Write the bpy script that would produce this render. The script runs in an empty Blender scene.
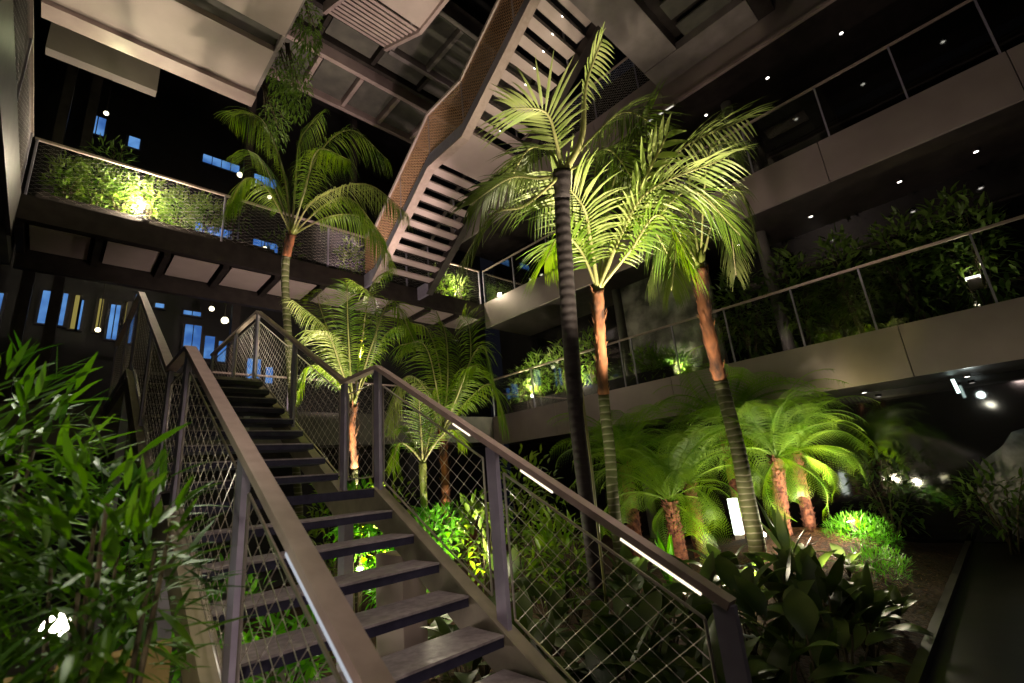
import bpy, math, random
from mathutils import Vector, Matrix
rnd = random.Random(7)
S = bpy.context.scene
COL = S.collection
PI = math.pi
V = Vector

PALMS={'A': ([(3.07, 8.27, 1.27), (2.89, 7.98, 2.05), (2.61, 7.57, 3.4), (2.32, 7.1, 4.53), (2.21, 6.85, 5.04), (2.19, 6.59, 5.38)], [[(2.2, 6.59, 5.35), (2.03, 6.62, 6.43), (1.75, 6.82, 7.35), (1.43, 7.31, 7.67)], [(2.2, 6.59, 5.35), (2.33, 6.15, 6.47), (2.69, 5.75, 6.93), (3.21, 5.55, 6.51)], [(2.21, 6.58, 5.35), (2.27, 5.95, 5.65), (2.63, 5.16, 5.62), (2.96, 4.64, 5.01)], [(2.2, 6.59, 5.35), (2.25, 6.7, 6.4), (2.34, 6.84, 7.29), (2.67, 6.81, 8.01)], [(2.19, 6.6, 5.35), (1.78, 6.41, 5.87), (1.47, 6.32, 5.88), (1.29, 6.32, 5.38)], [(2.22, 6.57, 5.35), (2.73, 6.33, 5.76), (3.24, 6.26, 5.78), (3.75, 6.4, 5.27)], [(2.2, 6.59, 5.35), (2.14, 5.98, 5.78), (2.09, 5.43, 6.07), (2.29, 4.89, 5.68)], [(2.19, 6.6, 5.35), (2.12, 6.98, 6.14), (1.94, 7.43, 7.07), (1.85, 7.96, 7.56)], [(2.22, 6.58, 5.32), (2.47, 6.08, 5.71), (2.72, 5.73, 5.71), (3.11, 5.5, 5.07)]]), 'B': ([(3.38, 6.86, 0.7), (3.11, 6.4, 1.79), (2.94, 6.15, 2.44), (2.91, 6.05, 2.76)], [[(2.91, 6.06, 2.72), (2.75, 5.83, 3.32), (2.62, 5.62, 3.8), (2.51, 5.42, 4.22)], [(2.91, 6.06, 2.72), (2.8, 6.07, 3.36), (2.57, 6.23, 3.89), (2.23, 6.54, 4.32)], [(2.9, 6.07, 2.72), (2.64, 5.85, 3.21), (2.38, 5.66, 3.57), (2.1, 5.64, 3.59)], [(2.93, 6.05, 2.72), (3.05, 5.72, 3.47), (2.99, 5.6, 4.15), (2.76, 5.8, 4.47)], [(2.94, 6.04, 2.72), (2.91, 5.52, 3.47), (2.94, 5.04, 3.95), (3.15, 4.84, 3.32)], [(2.93, 6.05, 2.72), (3.14, 5.96, 3.39), (3.4, 5.9, 3.87), (3.73, 5.94, 3.93)], [(2.9, 6.07, 2.72), (2.59, 6.02, 3.14), (2.32, 6.05, 3.25), (2.2, 6.11, 2.91)], [(2.92, 6.05, 2.72), (3.03, 6.04, 3.7), (3.18, 6.02, 4.58), (3.52, 6.02, 4.94)], [(2.91, 6.06, 2.72), (2.77, 6.34, 3.6), (2.63, 6.64, 4.43), (2.77, 6.87, 4.71)]]), 'C': ([(4.07, 5.6, 0.65), (3.9, 5.41, 1.17), (3.8, 5.25, 1.8), (3.65, 5.07, 2.27)], [[(3.65, 5.08, 2.22), (3.44, 4.86, 2.84), (3.19, 4.72, 3.3), (2.9, 4.81, 3.28)], [(3.65, 5.08, 2.22), (3.32, 4.93, 2.8), (3.03, 4.94, 2.91), (2.87, 5.07, 2.36)], [(3.66, 5.07, 2.22), (3.73, 5.0, 2.95), (3.75, 5.02, 3.59), (3.72, 5.18, 3.98)], [(3.67, 5.06, 2.22), (3.79, 4.77, 2.91), (3.96, 4.52, 3.34), (4.19, 4.59, 2.84)], [(3.67, 5.06, 2.22), (3.81, 4.65, 2.65), (3.95, 4.37, 2.77), (4.09, 4.34, 2.27)], [(3.66, 5.07, 2.22), (3.7, 5.12, 3.11), (3.67, 5.33, 3.74), (3.63, 5.72, 3.97)], [(3.67, 5.06, 2.22), (3.96, 4.85, 3.01), (4.06, 4.87, 3.67), (4.11, 5.09, 3.97)], [(3.67, 5.06, 2.22), (3.57, 4.59, 2.67), (3.45, 4.22, 2.89), (3.36, 3.93, 2.88)]]), 'D': ([(3.45, 5.2, 1.0), (3.3, 5.01, 1.47), (3.2, 4.86, 1.72), (3.17, 4.81, 1.89)], [[(3.18, 4.82, 1.87), (3.09, 4.7, 2.14), (3.01, 4.59, 2.37), (2.93, 4.48, 2.58)], [(3.19, 4.81, 1.87), (3.21, 4.71, 2.18), (3.26, 4.6, 2.45), (3.39, 4.48, 2.53)], [(3.18, 4.82, 1.87), (3.09, 4.89, 2.16), (3.03, 4.97, 2.33), (2.97, 5.15, 2.28)], [(3.19, 4.81, 1.87), (3.21, 4.54, 2.12), (3.25, 4.32, 2.2), (3.32, 4.18, 2.01)], [(3.18, 4.82, 1.87), (2.99, 4.79, 2.06), (2.83, 4.78, 2.1), (2.77, 4.81, 1.83)], [(3.19, 4.81, 1.87), (3.23, 4.81, 2.26), (3.3, 4.81, 2.57), (3.41, 4.82, 2.76)]]), 'E': ([(3.99, 3.12, 0.44), (3.68, 2.88, 1.41), (3.45, 2.69, 2.26), (3.24, 2.47, 3.14), (3.08, 2.29, 3.81), (2.98, 2.15, 4.22)], [[(3.04, 2.21, 3.91), (3.09, 1.97, 4.5), (3.08, 1.84, 4.97), (3.16, 1.64, 5.4)], [(3.0, 2.2, 4.04), (2.84, 2.07, 4.41), (2.67, 2.02, 4.58), (2.4, 2.15, 4.56)], [(3.0, 2.23, 3.96), (2.91, 2.36, 4.22), (2.78, 2.61, 4.31), (2.6, 2.99, 4.16)], [(3.01, 2.24, 3.92), (2.67, 2.36, 3.85), (2.38, 2.47, 3.71), (2.15, 2.62, 3.28)], [(3.0, 2.21, 4.0), (2.98, 2.28, 4.51), (2.95, 2.5, 4.63), (2.96, 2.81, 4.43)], [(3.01, 2.18, 4.04), (3.32, 2.03, 4.63), (3.74, 1.84, 5.05), (4.24, 1.73, 5.04)], [(3.02, 2.2, 4.0), (3.33, 2.19, 4.45), (3.78, 2.1, 4.78), (4.34, 2.13, 4.54)]]), 'G': ([(4.93, 3.45, 0.2), (4.61, 3.25, 1.13), (4.48, 3.11, 1.77), (4.31, 2.97, 2.35), (4.14, 2.78, 3.08), (3.99, 2.63, 3.46)], [[(3.99, 2.63, 3.43), (3.73, 2.46, 3.89), (3.5, 2.34, 4.15), (3.12, 2.37, 4.39)], [(3.99, 2.63, 3.43), (4.0, 2.45, 4.09), (4.08, 2.21, 4.74), (4.32, 1.81, 5.38)], [(4.01, 2.62, 3.43), (3.93, 2.2, 3.93), (3.91, 1.81, 4.2), (4.2, 1.18, 4.31)], [(4.01, 2.62, 3.43), (4.0, 2.23, 4.04), (4.01, 1.94, 4.37), (4.05, 1.58, 4.79)], [(4.01, 2.62, 3.43), (4.22, 2.26, 4.26), (4.66, 1.73, 4.97), (5.29, 1.15, 5.34)], [(3.98, 2.64, 3.44), (4.01, 2.61, 4.17), (4.11, 2.5, 4.92), (4.24, 2.43, 5.49)], [(4.01, 2.62, 3.43), (4.01, 2.19, 3.74), (4.01, 1.81, 3.96), (4.13, 1.64, 3.35)], [(3.98, 2.64, 3.44), (3.72, 2.59, 3.83), (3.48, 2.64, 3.95), (3.33, 2.76, 3.66)], [(4.01, 2.62, 3.43), (4.18, 2.15, 3.89), (4.43, 1.64, 4.31), (4.8, 1.38, 3.79)], [(4.0, 2.62, 3.43), (4.19, 2.53, 3.94), (4.54, 2.28, 4.38), (5.05, 2.25, 3.94)], [(3.99, 2.63, 3.43), (4.01, 2.67, 4.39), (3.99, 2.94, 4.85), (3.97, 3.44, 4.76)]]), 'H': ([(6.64, 2.62, -0.53), (6.23, 2.43, 0.61), (6.06, 2.36, 1.19), (5.92, 2.29, 1.71), (5.6, 2.2, 2.52), (5.34, 2.11, 3.19), (5.21, 2.0, 3.78)], [[(5.22, 2.01, 3.76), (5.17, 1.92, 4.56), (5.19, 1.81, 5.28), (5.53, 1.46, 5.78)], [(5.22, 2.01, 3.76), (5.17, 1.64, 4.41), (5.23, 1.4, 4.5), (5.35, 1.38, 3.9)], [(5.21, 2.02, 3.76), (5.1, 2.04, 4.32), (5.03, 2.26, 4.31), (5.06, 2.61, 3.75)], [(5.22, 2.01, 3.76), (5.0, 1.69, 4.57), (4.88, 1.48, 4.92), (4.98, 1.19, 4.91)], [(5.22, 2.01, 3.76), (5.32, 2.07, 4.34), (5.35, 2.22, 4.85), (5.35, 2.49, 5.15)], [(5.22, 2.01, 3.76), (5.5, 1.86, 4.37), (5.89, 1.78, 4.61), (6.33, 1.99, 3.96)], [(5.21, 2.02, 3.76), (4.84, 1.99, 4.02), (4.61, 1.93, 3.99), (4.46, 2.05, 3.35)]])}

# ------------------------------------------------------------------ materials
MATS = {}
def new_mat(name):
    m = bpy.data.materials.new(name); m.use_nodes = True
    MATS[name] = m
    return m, m.node_tree.nodes, m.node_tree.links
def noise_color(n, l, c1, c2, scale, detail=4, coord='Object', stretch=None):
    tc = n.new('ShaderNodeTexCoord'); no = n.new('ShaderNodeTexNoise')
    no.inputs['Scale'].default_value = scale; no.inputs['Detail'].default_value = detail
    if stretch:
        mp = n.new('ShaderNodeMapping'); mp.inputs['Scale'].default_value = stretch
        l.new(tc.outputs[coord], mp.inputs['Vector']); l.new(mp.outputs['Vector'], no.inputs['Vector'])
    else:
        l.new(tc.outputs[coord], no.inputs['Vector'])
    cr = n.new('ShaderNodeValToRGB')
    cr.color_ramp.elements[0].position = .35; cr.color_ramp.elements[1].position = .68
    cr.color_ramp.elements[0].color = (*c1, 1); cr.color_ramp.elements[1].color = (*c2, 1)
    l.new(no.outputs['Fac'], cr.inputs['Fac'])
    return cr, no
def solid(name, c1, c2=None, rough=.5, metal=0, scale=6, bump=0, spec=.5, stretch=None):
    m, n, l = new_mat(name)
    b = n['Principled BSDF']
    cr, no = noise_color(n, l, c1, c2 or c1, scale, stretch=stretch)
    l.new(cr.outputs['Color'], b.inputs['Base Color'])
    b.inputs['Roughness'].default_value = rough; b.inputs['Metallic'].default_value = metal
    b.inputs['Specular IOR Level'].default_value = spec
    if bump:
        bp = n.new('ShaderNodeBump'); bp.inputs['Strength'].default_value = bump
        bp.inputs['Distance'].default_value = .02
        l.new(no.outputs['Fac'], bp.inputs['Height']); l.new(bp.outputs['Normal'], b.inputs['Normal'])
    return m
def leaf_mat(name, c1, c2, trans=.45, rough=.38, scale=3):
    m, n, l = new_mat(name)
    b = n['Principled BSDF']
    cr, no = noise_color(n, l, c1, c2, scale, 2)
    l.new(cr.outputs['Color'], b.inputs['Base Color'])
    b.inputs['Roughness'].default_value = rough; b.inputs['Specular IOR Level'].default_value = .45
    t = n.new('ShaderNodeBsdfTranslucent')
    hs = n.new('ShaderNodeHueSaturation'); hs.inputs['Value'].default_value = 1.5; hs.inputs['Saturation'].default_value = 1.15
    l.new(cr.outputs['Color'], hs.inputs['Color']); l.new(hs.outputs['Color'], t.inputs['Color'])
    mx = n.new('ShaderNodeMixShader'); mx.inputs[0].default_value = trans
    l.new(b.outputs[0], mx.inputs[1]); l.new(t.outputs[0], mx.inputs[2])
    l.new(mx.outputs[0], n['Material Output'].inputs['Surface'])
    return m
def emit(name, col, s):
    m, n, l = new_mat(name)
    e = n.new('ShaderNodeEmission'); e.inputs['Color'].default_value = (*col, 1); e.inputs['Strength'].default_value = s
    l.new(e.outputs[0], n['Material Output'].inputs['Surface'])
    return m
def glass_mat(name, tint, refl=.10, rough=.02):
    m, n, l = new_mat(name)
    tr = n.new('ShaderNodeBsdfTransparent'); tr.inputs['Color'].default_value = (*tint, 1)
    gl = n.new('ShaderNodeBsdfGlossy'); gl.inputs['Roughness'].default_value = rough
    lw = n.new('ShaderNodeLayerWeight'); lw.inputs['Blend'].default_value = .35
    ma = n.new('ShaderNodeMath'); ma.operation = 'MULTIPLY_ADD'
    ma.inputs[1].default_value = .55; ma.inputs[2].default_value = refl
    l.new(lw.outputs['Fresnel'], ma.inputs[0])
    mx = n.new('ShaderNodeMixShader')
    l.new(ma.outputs[0], mx.inputs[0]); l.new(tr.outputs[0], mx.inputs[1]); l.new(gl.outputs[0], mx.inputs[2])
    l.new(mx.outputs[0], n['Material Output'].inputs['Surface'])
    return m

rail_m = solid('brushed_rail', (.42,.33,.28), (.50,.40,.35), .6, .2, 12)
post_m = solid('painted_post', (.30,.28,.36), (.36,.34,.42), .45, .2, 12)
string_m = solid('stringer_paint', (.24,.22,.16), (.32,.29,.21), .5, .2, 8)
tread_m = solid('tread_plate', (.22,.20,.20), (.34,.31,.31), .5, .1, 22, .25)
nosing_m = solid('tread_shaded_front', (.028,.028,.055), (.04,.04,.07), .4, .3, 22)  # shade on the tread front put into a near-black colour
wire_m = solid('steel_wire', (.62,.56,.50), (.7,.65,.6), .28, .8, 20)
knot_m = solid('steel_ferrule', (.8,.76,.72), (.9,.86,.8), .3, .6, 20)  # brighter than the wire: ferrule highlights put into the colour
rust_m = solid('bronze_net', (.62,.36,.20), (.75,.47,.29), .45, .4, 20)
fascia_m = solid('fascia_panel', (.34,.285,.265), (.43,.365,.34), .38, .35, 1.3, 0)
paint_m = solid('pale_soffit', (.45,.37,.33), (.54,.45,.41), .6, 0, 1.5)
dark_m = solid('dark_steel', (.035,.028,.026), (.055,.045,.04), .5, .3, 5)
beam_m = solid('beam_paint', (.22,.19,.185), (.30,.26,.25), .5, .1, 3)
beampale_m = solid('beam_pale', (.42,.32,.30), (.52,.41,.385), .5, .1, 3)
conc_m = solid('dim_concrete', (.10,.095,.085), (.15,.14,.12), .7, 0, 3, .2)
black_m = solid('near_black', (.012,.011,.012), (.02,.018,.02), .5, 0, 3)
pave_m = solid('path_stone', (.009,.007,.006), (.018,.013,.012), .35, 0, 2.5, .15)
soil_m = solid('mulch', (.016,.008,.004), (.085,.036,.016), .9, 0, 30, 1.0)
bark_m = None
def bark(name, c1, c2, c3, ring=4.2):
    m, n, l = new_mat(name)
    b = n['Principled BSDF']; b.inputs['Roughness'].default_value = .75
    tc = n.new('ShaderNodeTexCoord'); w = n.new('ShaderNodeTexWave'); w.wave_type = 'BANDS'; w.bands_direction = 'Z'
    w.inputs['Scale'].default_value = ring; w.inputs['Distortion'].default_value = 2.5; w.inputs['Detail'].default_value = 2
    l.new(tc.outputs['Object'], w.inputs['Vector'])
    cr = n.new('ShaderNodeValToRGB'); cr.color_ramp.elements[0].color = (*c1, 1); cr.color_ramp.elements[1].color = (*c2, 1)
    cr.color_ramp.elements[0].position = .03; cr.color_ramp.elements[1].position = .16
    l.new(w.outputs['Fac'], cr.inputs['Fac'])
    no = n.new('ShaderNodeTexNoise'); no.inputs['Scale'].default_value = 9; l.new(tc.outputs['Object'], no.inputs['Vector'])
    mx = n.new('ShaderNodeMixRGB'); mx.inputs['Color2'].default_value = (*c3, 1)
    l.new(no.outputs['Fac'], mx.inputs['Fac']); l.new(cr.outputs['Color'], mx.inputs['Color1'])
    l.new(mx.outputs['Color'], b.inputs['Base Color'])
    bp = n.new('ShaderNodeBump'); bp.inputs['Strength'].default_value = .5; bp.inputs['Distance'].default_value = .01
    l.new(w.outputs['Fac'], bp.inputs['Height']); l.new(bp.outputs['Normal'], b.inputs['Normal'])
    return m
bark_m = bark('ringed_bark', (.45,.42,.30), (.13,.15,.045), (.07,.06,.03))
darkbark_m = bark('dark_bark', (.04,.03,.03), (.025,.018,.02), (.035,.025,.025))
fibre_m = solid('orange_fibre', (.045,.02,.012), (.40,.145,.055), .85, 0, 9, 1.0, stretch=(1,1,.3))
sheath_m = leaf_mat('green_sheath', (.20,.24,.05), (.34,.38,.10), .15, .4)
fernbark_m = solid('fern_bark', (.06,.018,.012), (.30,.11,.06), .9, 0, 18, 1.0)
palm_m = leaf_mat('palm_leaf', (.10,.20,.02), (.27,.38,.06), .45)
palmy_m = leaf_mat('palm_leaf_lit', (.30,.40,.10), (.55,.60,.24), .4)  # brightness of uplit fronds put into a paler leaf colour
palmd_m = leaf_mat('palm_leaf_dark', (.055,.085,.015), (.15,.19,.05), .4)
rach_m = leaf_mat('rachis', (.30,.30,.11), (.48,.46,.20), .1)
fern_m = leaf_mat('fern_leaf', (.10,.22,.015), (.26,.42,.04), .28, .45)
bush_m = leaf_mat('bush_leaf', (.08,.28,.02), (.18,.46,.04), .4)
planter_m = leaf_mat('planter_leaf', (.12,.22,.03), (.26,.36,.08), .4)
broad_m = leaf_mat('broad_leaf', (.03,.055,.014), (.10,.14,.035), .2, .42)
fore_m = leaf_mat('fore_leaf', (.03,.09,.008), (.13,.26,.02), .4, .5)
vine_m = leaf_mat('vine_leaf', (.07,.13,.02), (.16,.26,.05), .4)
stem_m = solid('stem', (.07,.06,.03), (.13,.10,.05), .8, 0, 10)
glass_m = glass_mat('pane_glass', (.80,.82,.80), .035)
led_m = emit('led_strip', (1,.86,.66), 1.7)
led2_m = emit('led_strip_dim', (.85,.9,1), .55)
lamp_m = emit('lamp_lens', (1,.93,.80), 28)
dot_m = emit('downlight_lens', (1,.93,.82), 5)
blue_m = None
def window_mat():
    m, n, l = new_mat('blue_window')
    tc = n.new('ShaderNodeTexCoord'); no = n.new('ShaderNodeTexNoise'); no.inputs['Scale'].default_value = 2.2
    l.new(tc.outputs['Object'], no.inputs['Vector'])
    cr = n.new('ShaderNodeValToRGB'); cr.color_ramp.elements[0].position = .35; cr.color_ramp.elements[1].position = .65
    cr.color_ramp.elements[0].color = (.05,.16,.5,1); cr.color_ramp.elements[1].color = (.16,.40,.85,1)
    l.new(no.outputs['Fac'], cr.inputs['Fac'])
    e = n.new('ShaderNodeEmission'); e.inputs['Strength'].default_value = .75
    l.new(cr.outputs[0], e.inputs[0]); l.new(e.outputs[0], n['Material Output'].inputs['Surface'])
    return m
blue_m = window_mat()
globe_m = emit('globe_lamp', (1,.92,.62), 3.5)
yel_m = emit('column_glow', (.75,.62,.16), .32)  # emission for the greenish columns between the far windows
tube_m = emit('tube_lamp', (.75,1,.92), 3.0)
def mirror_wall():
    m, n, l = new_mat('dark_glazing')
    b = n['Principled BSDF']; b.inputs['Base Color'].default_value = (.012,.011,.010,1)
    b.inputs['Roughness'].default_value = .06; b.inputs['Specular IOR Level'].default_value = .9; b.inputs['IOR'].default_value = 1.8
    tc = n.new('ShaderNodeTexCoord'); no = n.new('ShaderNodeTexNoise'); no.inputs['Scale'].default_value = 1.7
    no.inputs['Detail'].default_value = 1
    l.new(tc.outputs['Object'], no.inputs['Vector'])
    bp = n.new('ShaderNodeBump'); bp.inputs['Strength'].default_value = .05; bp.inputs['Distance'].default_value = .05
    l.new(no.outputs['Fac'], bp.inputs['Height']); l.new(bp.outputs['Normal'], b.inputs['Normal'])
    return m
mirror_m = mirror_wall()
stone_m = solid('pale_stone', (.10,.10,.085), (.42,.40,.36), .8, 0, 3.0, .6)

# ------------------------------------------------------------------ mesh helper
class MB:
    def __init__(s): s.v = []; s.f = []
    def box(s, x0, x1, y0, y1, z0, z1):
        b = len(s.v)
        s.v += [(x0,y0,z0),(x1,y0,z0),(x1,y1,z0),(x0,y1,z0),(x0,y0,z1),(x1,y0,z1),(x1,y1,z1),(x0,y1,z1)]
        s.f += [tuple(b+i for i in q) for q in ((0,3,2,1),(4,5,6,7),(0,1,5,4),(1,2,6,5),(2,3,7,6),(3,0,4,7))]
        return s
    def prism(s, pts, axis, a0, a1):
        """polygon pts in the two other axes, extruded along axis"""
        n = len(pts); b = len(s.v)
        for a in (a0, a1):
            for (p, q) in pts:
                s.v.append({'x':(a,p,q),'y':(p,a,q),'z':(p,q,a)}[axis])
        s.f.append(tuple(b+i for i in range(n))); s.f.append(tuple(b+n+i for i in reversed(range(n))))
        for i in range(n):
            j = (i+1) % n
            s.f.append((b+i, b+n+i, b+n+j, b+j))
        return s
    def tube(s, pts, radii, k=8, cap=True):
        pts = [V(p) for p in pts]
        if not isinstance(radii, (list, tuple)): radii = [radii]*len(pts)
        b = len(s.v); prev = None
        for i, p in enumerate(pts):
            t = (pts[min(i+1, len(pts)-1)] - pts[max(i-1, 0)])
            t = t.normalized() if t.length > 1e-9 else V((0,0,1))
            ref = prev if prev is not None else (V((1,0,0)) if abs(t.x) < .8 else V((0,1,0)))
            u = (ref - t*ref.dot(t)).normalized(); w = t.cross(u); prev = u
            for j in range(k):
                a = 2*PI*j/k
                s.v.append(tuple(p + (u*math.cos(a) + w*math.sin(a))*radii[i]))
        for i in range(len(pts)-1):
            for j in range(k):
                j2 = (j+1) % k
                s.f.append((b+i*k+j, b+i*k+j2, b+(i+1)*k+j2, b+(i+1)*k+j))
        if cap:
            s.f.append(tuple(b+j for j in reversed(range(k))))
            s.f.append(tuple(b+(len(pts)-1)*k+j for j in range(k)))
        return s
    def bar(s, p, q, w, h, up=(0,0,1)):
        """rectangular bar from p to q, w across, h along up"""
        p = V(p); q = V(q); t = (q-p).normalized(); u = V(up); u = (u - t*u.dot(t)).normalized(); r = t.cross(u)
        b = len(s.v)
        for c in (p, q):
            for (a, d) in ((-1,-1),(1,-1),(1,1),(-1,1)):
                s.v.append(tuple(c + r*a*w/2 + u*d*h/2))
        s.f += [tuple(b+i for i in x) for x in ((0,1,2,3),(7,6,5,4),(0,4,5,1),(1,5,6,2),(2,6,7,3),(3,7,4,0))]
        return s
    def octa(s, c, r):
        b = len(s.v); x, y, z = c
        s.v += [(x+r,y,z),(x-r,y,z),(x,y+r,z),(x,y-r,z),(x,y,z+r),(x,y,z-r)]
        s.f += [tuple(b+i for i in q) for q in ((0,2,4),(2,1,4),(1,3,4),(3,0,4),(2,0,5),(1,2,5),(3,1,5),(0,3,5))]
        return s
    def leaf(s, p, d, up, L, W, droop=.3, segs=3, fold=.25, widest=.4):
        """folded tapering leaf from p heading d"""
        p = V(p); d = V(d).normalized(); up = V(up)
        sd = d.cross(up)
        sd = sd.normalized() if sd.length > 1e-4 else V((1,0,0))
        b = len(s.v); pos = p.copy(); dd = d.copy()
        for i in range(segs+1):
            t = i/segs
            w = W*.5*(min(1, t/widest+.25) if t < widest else max(.02, 1-((t-widest)/(1-widest))**1.6))
            n = sd.cross(dd).normalized()
            s.v.append(tuple(pos - sd*w + n*w*fold)); s.v.append(tuple(pos)); s.v.append(tuple(pos + sd*w + n*w*fold))
            dd = (dd + V((0,0,-1))*droop/segs).normalized()
            pos = pos + dd*(L/segs)
        for i in range(segs):
            a = b+i*3
            s.f.append((a, a+1, a+4, a+3)); s.f.append((a+1, a+2, a+5, a+4))
        return s
    def build(s, name, m, parent=None, smooth=False, origin=None, m2=None, i2=0):
        me = bpy.data.meshes.new(name)
        vs = s.v
        o = bpy.data.objects.new(name, me)
        off = V((0,0,0))
        if origin is not None:
            off = V(origin); vs = [(a-off.x, c-off.y, e-off.z) for a, c, e in vs]
        me.from_pydata([tuple(q) for q in vs], [], s.f); me.update()
        me.materials.append(m)
        if m2:
            me.materials.append(m2)
            me.polygons.foreach_set('material_index', [0 if i < i2 else 1 for i in range(len(me.polygons))])
        if smooth: me.polygons.foreach_set('use_smooth', [True]*len(me.polygons))
        if origin is not None: o.location = off
        COL.objects.link(o)
        if parent is not None:
            o.parent = parent
            o.location = off - root_loc(parent)
        return o
def root_loc(o):
    l = V(o.location)
    while o.parent is not None:
        o = o.parent; l = l + o.location
    return l
def tag(o, label, cat, group=None):
    o['label'] = label; o['category'] = cat
    if group: o['group'] = group
    return o
def thing(name, label, cat, loc=(0,0,0), group=None):
    o = bpy.data.objects.new(name, None); o.empty_display_size = .1
    COL.objects.link(o); o.location = loc
    return tag(o, label, cat, group)
def struct(name, mb, m):
    o = mb.build(name, m); o['kind'] = 'structure'; return o
def bez(P, n):
    """Catmull-like curve through 4 points"""
    P = [V(q) for q in P]
    Q = [P[0]*2-P[1]] + P + [P[-1]*2-P[-2]]
    out = []
    for i in range(len(P)-1):
        a, b, c, d = Q[i:i+4]
        for j in range(n):
            t = j/n
            out.append(.5*((2*b)+(c-a)*t+(2*a-5*b+4*c-d)*t*t+(3*b-a-3*c+d)*t**3))
    out.append(P[-1]); return out

# ================================================================== SETTING
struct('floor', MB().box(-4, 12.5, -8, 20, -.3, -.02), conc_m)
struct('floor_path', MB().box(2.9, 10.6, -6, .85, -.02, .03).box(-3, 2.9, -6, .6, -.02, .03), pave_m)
struct('trim_1', MB().box(2.8, 10.3, .85, .92, -.02, .10), dark_m)      # kerb of the bed
# planting bed mound
def mound():
    mb = MB(); nx, ny = 44, 50
    for i in range(nx+1):
        for j in range(ny+1):
            x = 2.1+(10.5-2.1)*i/nx; y = .96+(9.7-.96)*j/ny
            e = min(1, (y-.96)/.7)*min(1, (x-2.1)/1.5)*min(1,(10.5-x)/1.2)
            z = .03+e*(.12+.42*math.exp(-(((x-7.7)/1.7)**2+((y-2.5)/1.4)**2))+.05*math.sin(3*x)*math.cos(2.3*y)) + rnd.uniform(-.012,.012)
            mb.v.append((x,y,z))
    for i in range(nx):
        for j in range(ny):
            a = i*(ny+1)+j; mb.f.append((a, a+ny+1, a+ny+2, a+1))
    return mb
struct('floor_garden_bed', mound(), soil_m)
def ground_z(x, y):
    e = max(0,min(1, (y-.96)/.7)*min(1, (x-2.1)/1.5)*min(1,(10.5-x)/1.2))
    return .03+e*(.12+.42*math.exp(-(((x-7.7)/1.7)**2+((y-2.5)/1.4)**2)))

def slab_right(name, z0, z1, y0, y1, joints):
    root = struct(name, MB().box(8.84, 12.4, y0, y1, z0+.03, z1-.01), dark_m)
    e = [y0]+joints+[y1]
    for a, b in zip(e, e[1:]):
        MB().box(8.78, 8.84, a+.006, b-.006, z0, z1).build('fascia_panel', fascia_m, root)
    return root
slab_right('floor_level_two', 2.51, 3.28, -7, 9.8, [-3.7,.75,4.4,7.5])
slab_right('floor_level_three', 5.88, 6.65, -7, 9.8, [-5,-1.3,1.0,3.6,6.6])
slab_right('floor_level_four', 9.07, 10.02, -7, 11.2, [-4,-.6,3.4,5.2,7.4])
struct('wall_right', MB().box(10.65, 10.9, -8, 11.2, .0, 12.6), mirror_m)
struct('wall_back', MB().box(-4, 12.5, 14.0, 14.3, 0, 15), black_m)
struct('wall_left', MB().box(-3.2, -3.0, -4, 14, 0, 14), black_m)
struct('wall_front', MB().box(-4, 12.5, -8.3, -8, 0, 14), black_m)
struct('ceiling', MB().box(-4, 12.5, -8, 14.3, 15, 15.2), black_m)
# round columns of the right side, back part
for k, (x, y, z0, z1) in enumerate([(9.75, 2.45, 3.28, 5.9), (9.75, 5.9, 3.28, 5.9), (9.75, 2.45, 6.65, 9.08), (9.75,5.9,6.65,9.08), (9.75,-1.2,.03,2.52),(9.75,5.9,.03,2.52)]):
    o = MB().tube([(x,y,z0),(x,y,z1)], .11, 16).build('column', conc_m, smooth=False)
    o['kind'] = 'structure'

def soffit_walk(name, x0, x1, y0, y1, z0, z1, nb, fm, bm, pm, front=.12, lift=0):
    """walkway slab: deck, front channel, cross beams and pale soffit panels"""
    root = struct(name, MB().box(x0, x1, y0+.06, y1, z1-.16, z1), dark_m)
    MB().box(x0, x1, y0, y0+front, z0+.1+lift, z1).build('edge_beam', fm, root)
    MB().box(x0, x1, y1-front, y1, z0, z1-.16).build('edge_beam', bm, root)
    w = (x1-x0)/nb
    for i in range(nb+1):
        xx = min(x0+i*w, x1-.1)
        MB().box(xx, xx+.1, y0+front, y1-front, z0+.06+lift*.8, z1-.2).build('cross_beam', bm, root)
    for i in range(nb):
        MB().box(x0+i*w+.16, x0+(i+1)*w-.06, y0+front+.06, y1-front-.06, z0+.16+lift*.7, z0+.18+lift*.7).build('soffit_panel', pm, root)
    return root
soffit_walk('floor_walkway_three', -.85, 8.78, 9.8, 11.15, 5.85, 6.62, 10, dark_m, dark_m, paint_m, lift=.24)
soffit_walk('floor_walkway_two', -.85, 8.78, 9.8, 11.15, 2.5, 3.28, 6, conc_m, dark_m, beam_m)
soffit_walk('floor_walkway_five', -.85, 9.5, 9.75, 11.2, 12.5, 13.3, 9, beampale_m, beampale_m, conc_m)
# second bay of the same gridded underside, nearer
soffit_walk('floor_gallery_five', 5.1, 9.5, 6.9, 8.7, 12.6, 13.3, 4, beam_m, beam_m, conc_m)
soffit_walk('floor_gallery_six', -.85, 9.5, 8.8, 9.7, 12.9, 13.5, 7, dark_m, dark_m, conc_m)
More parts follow.
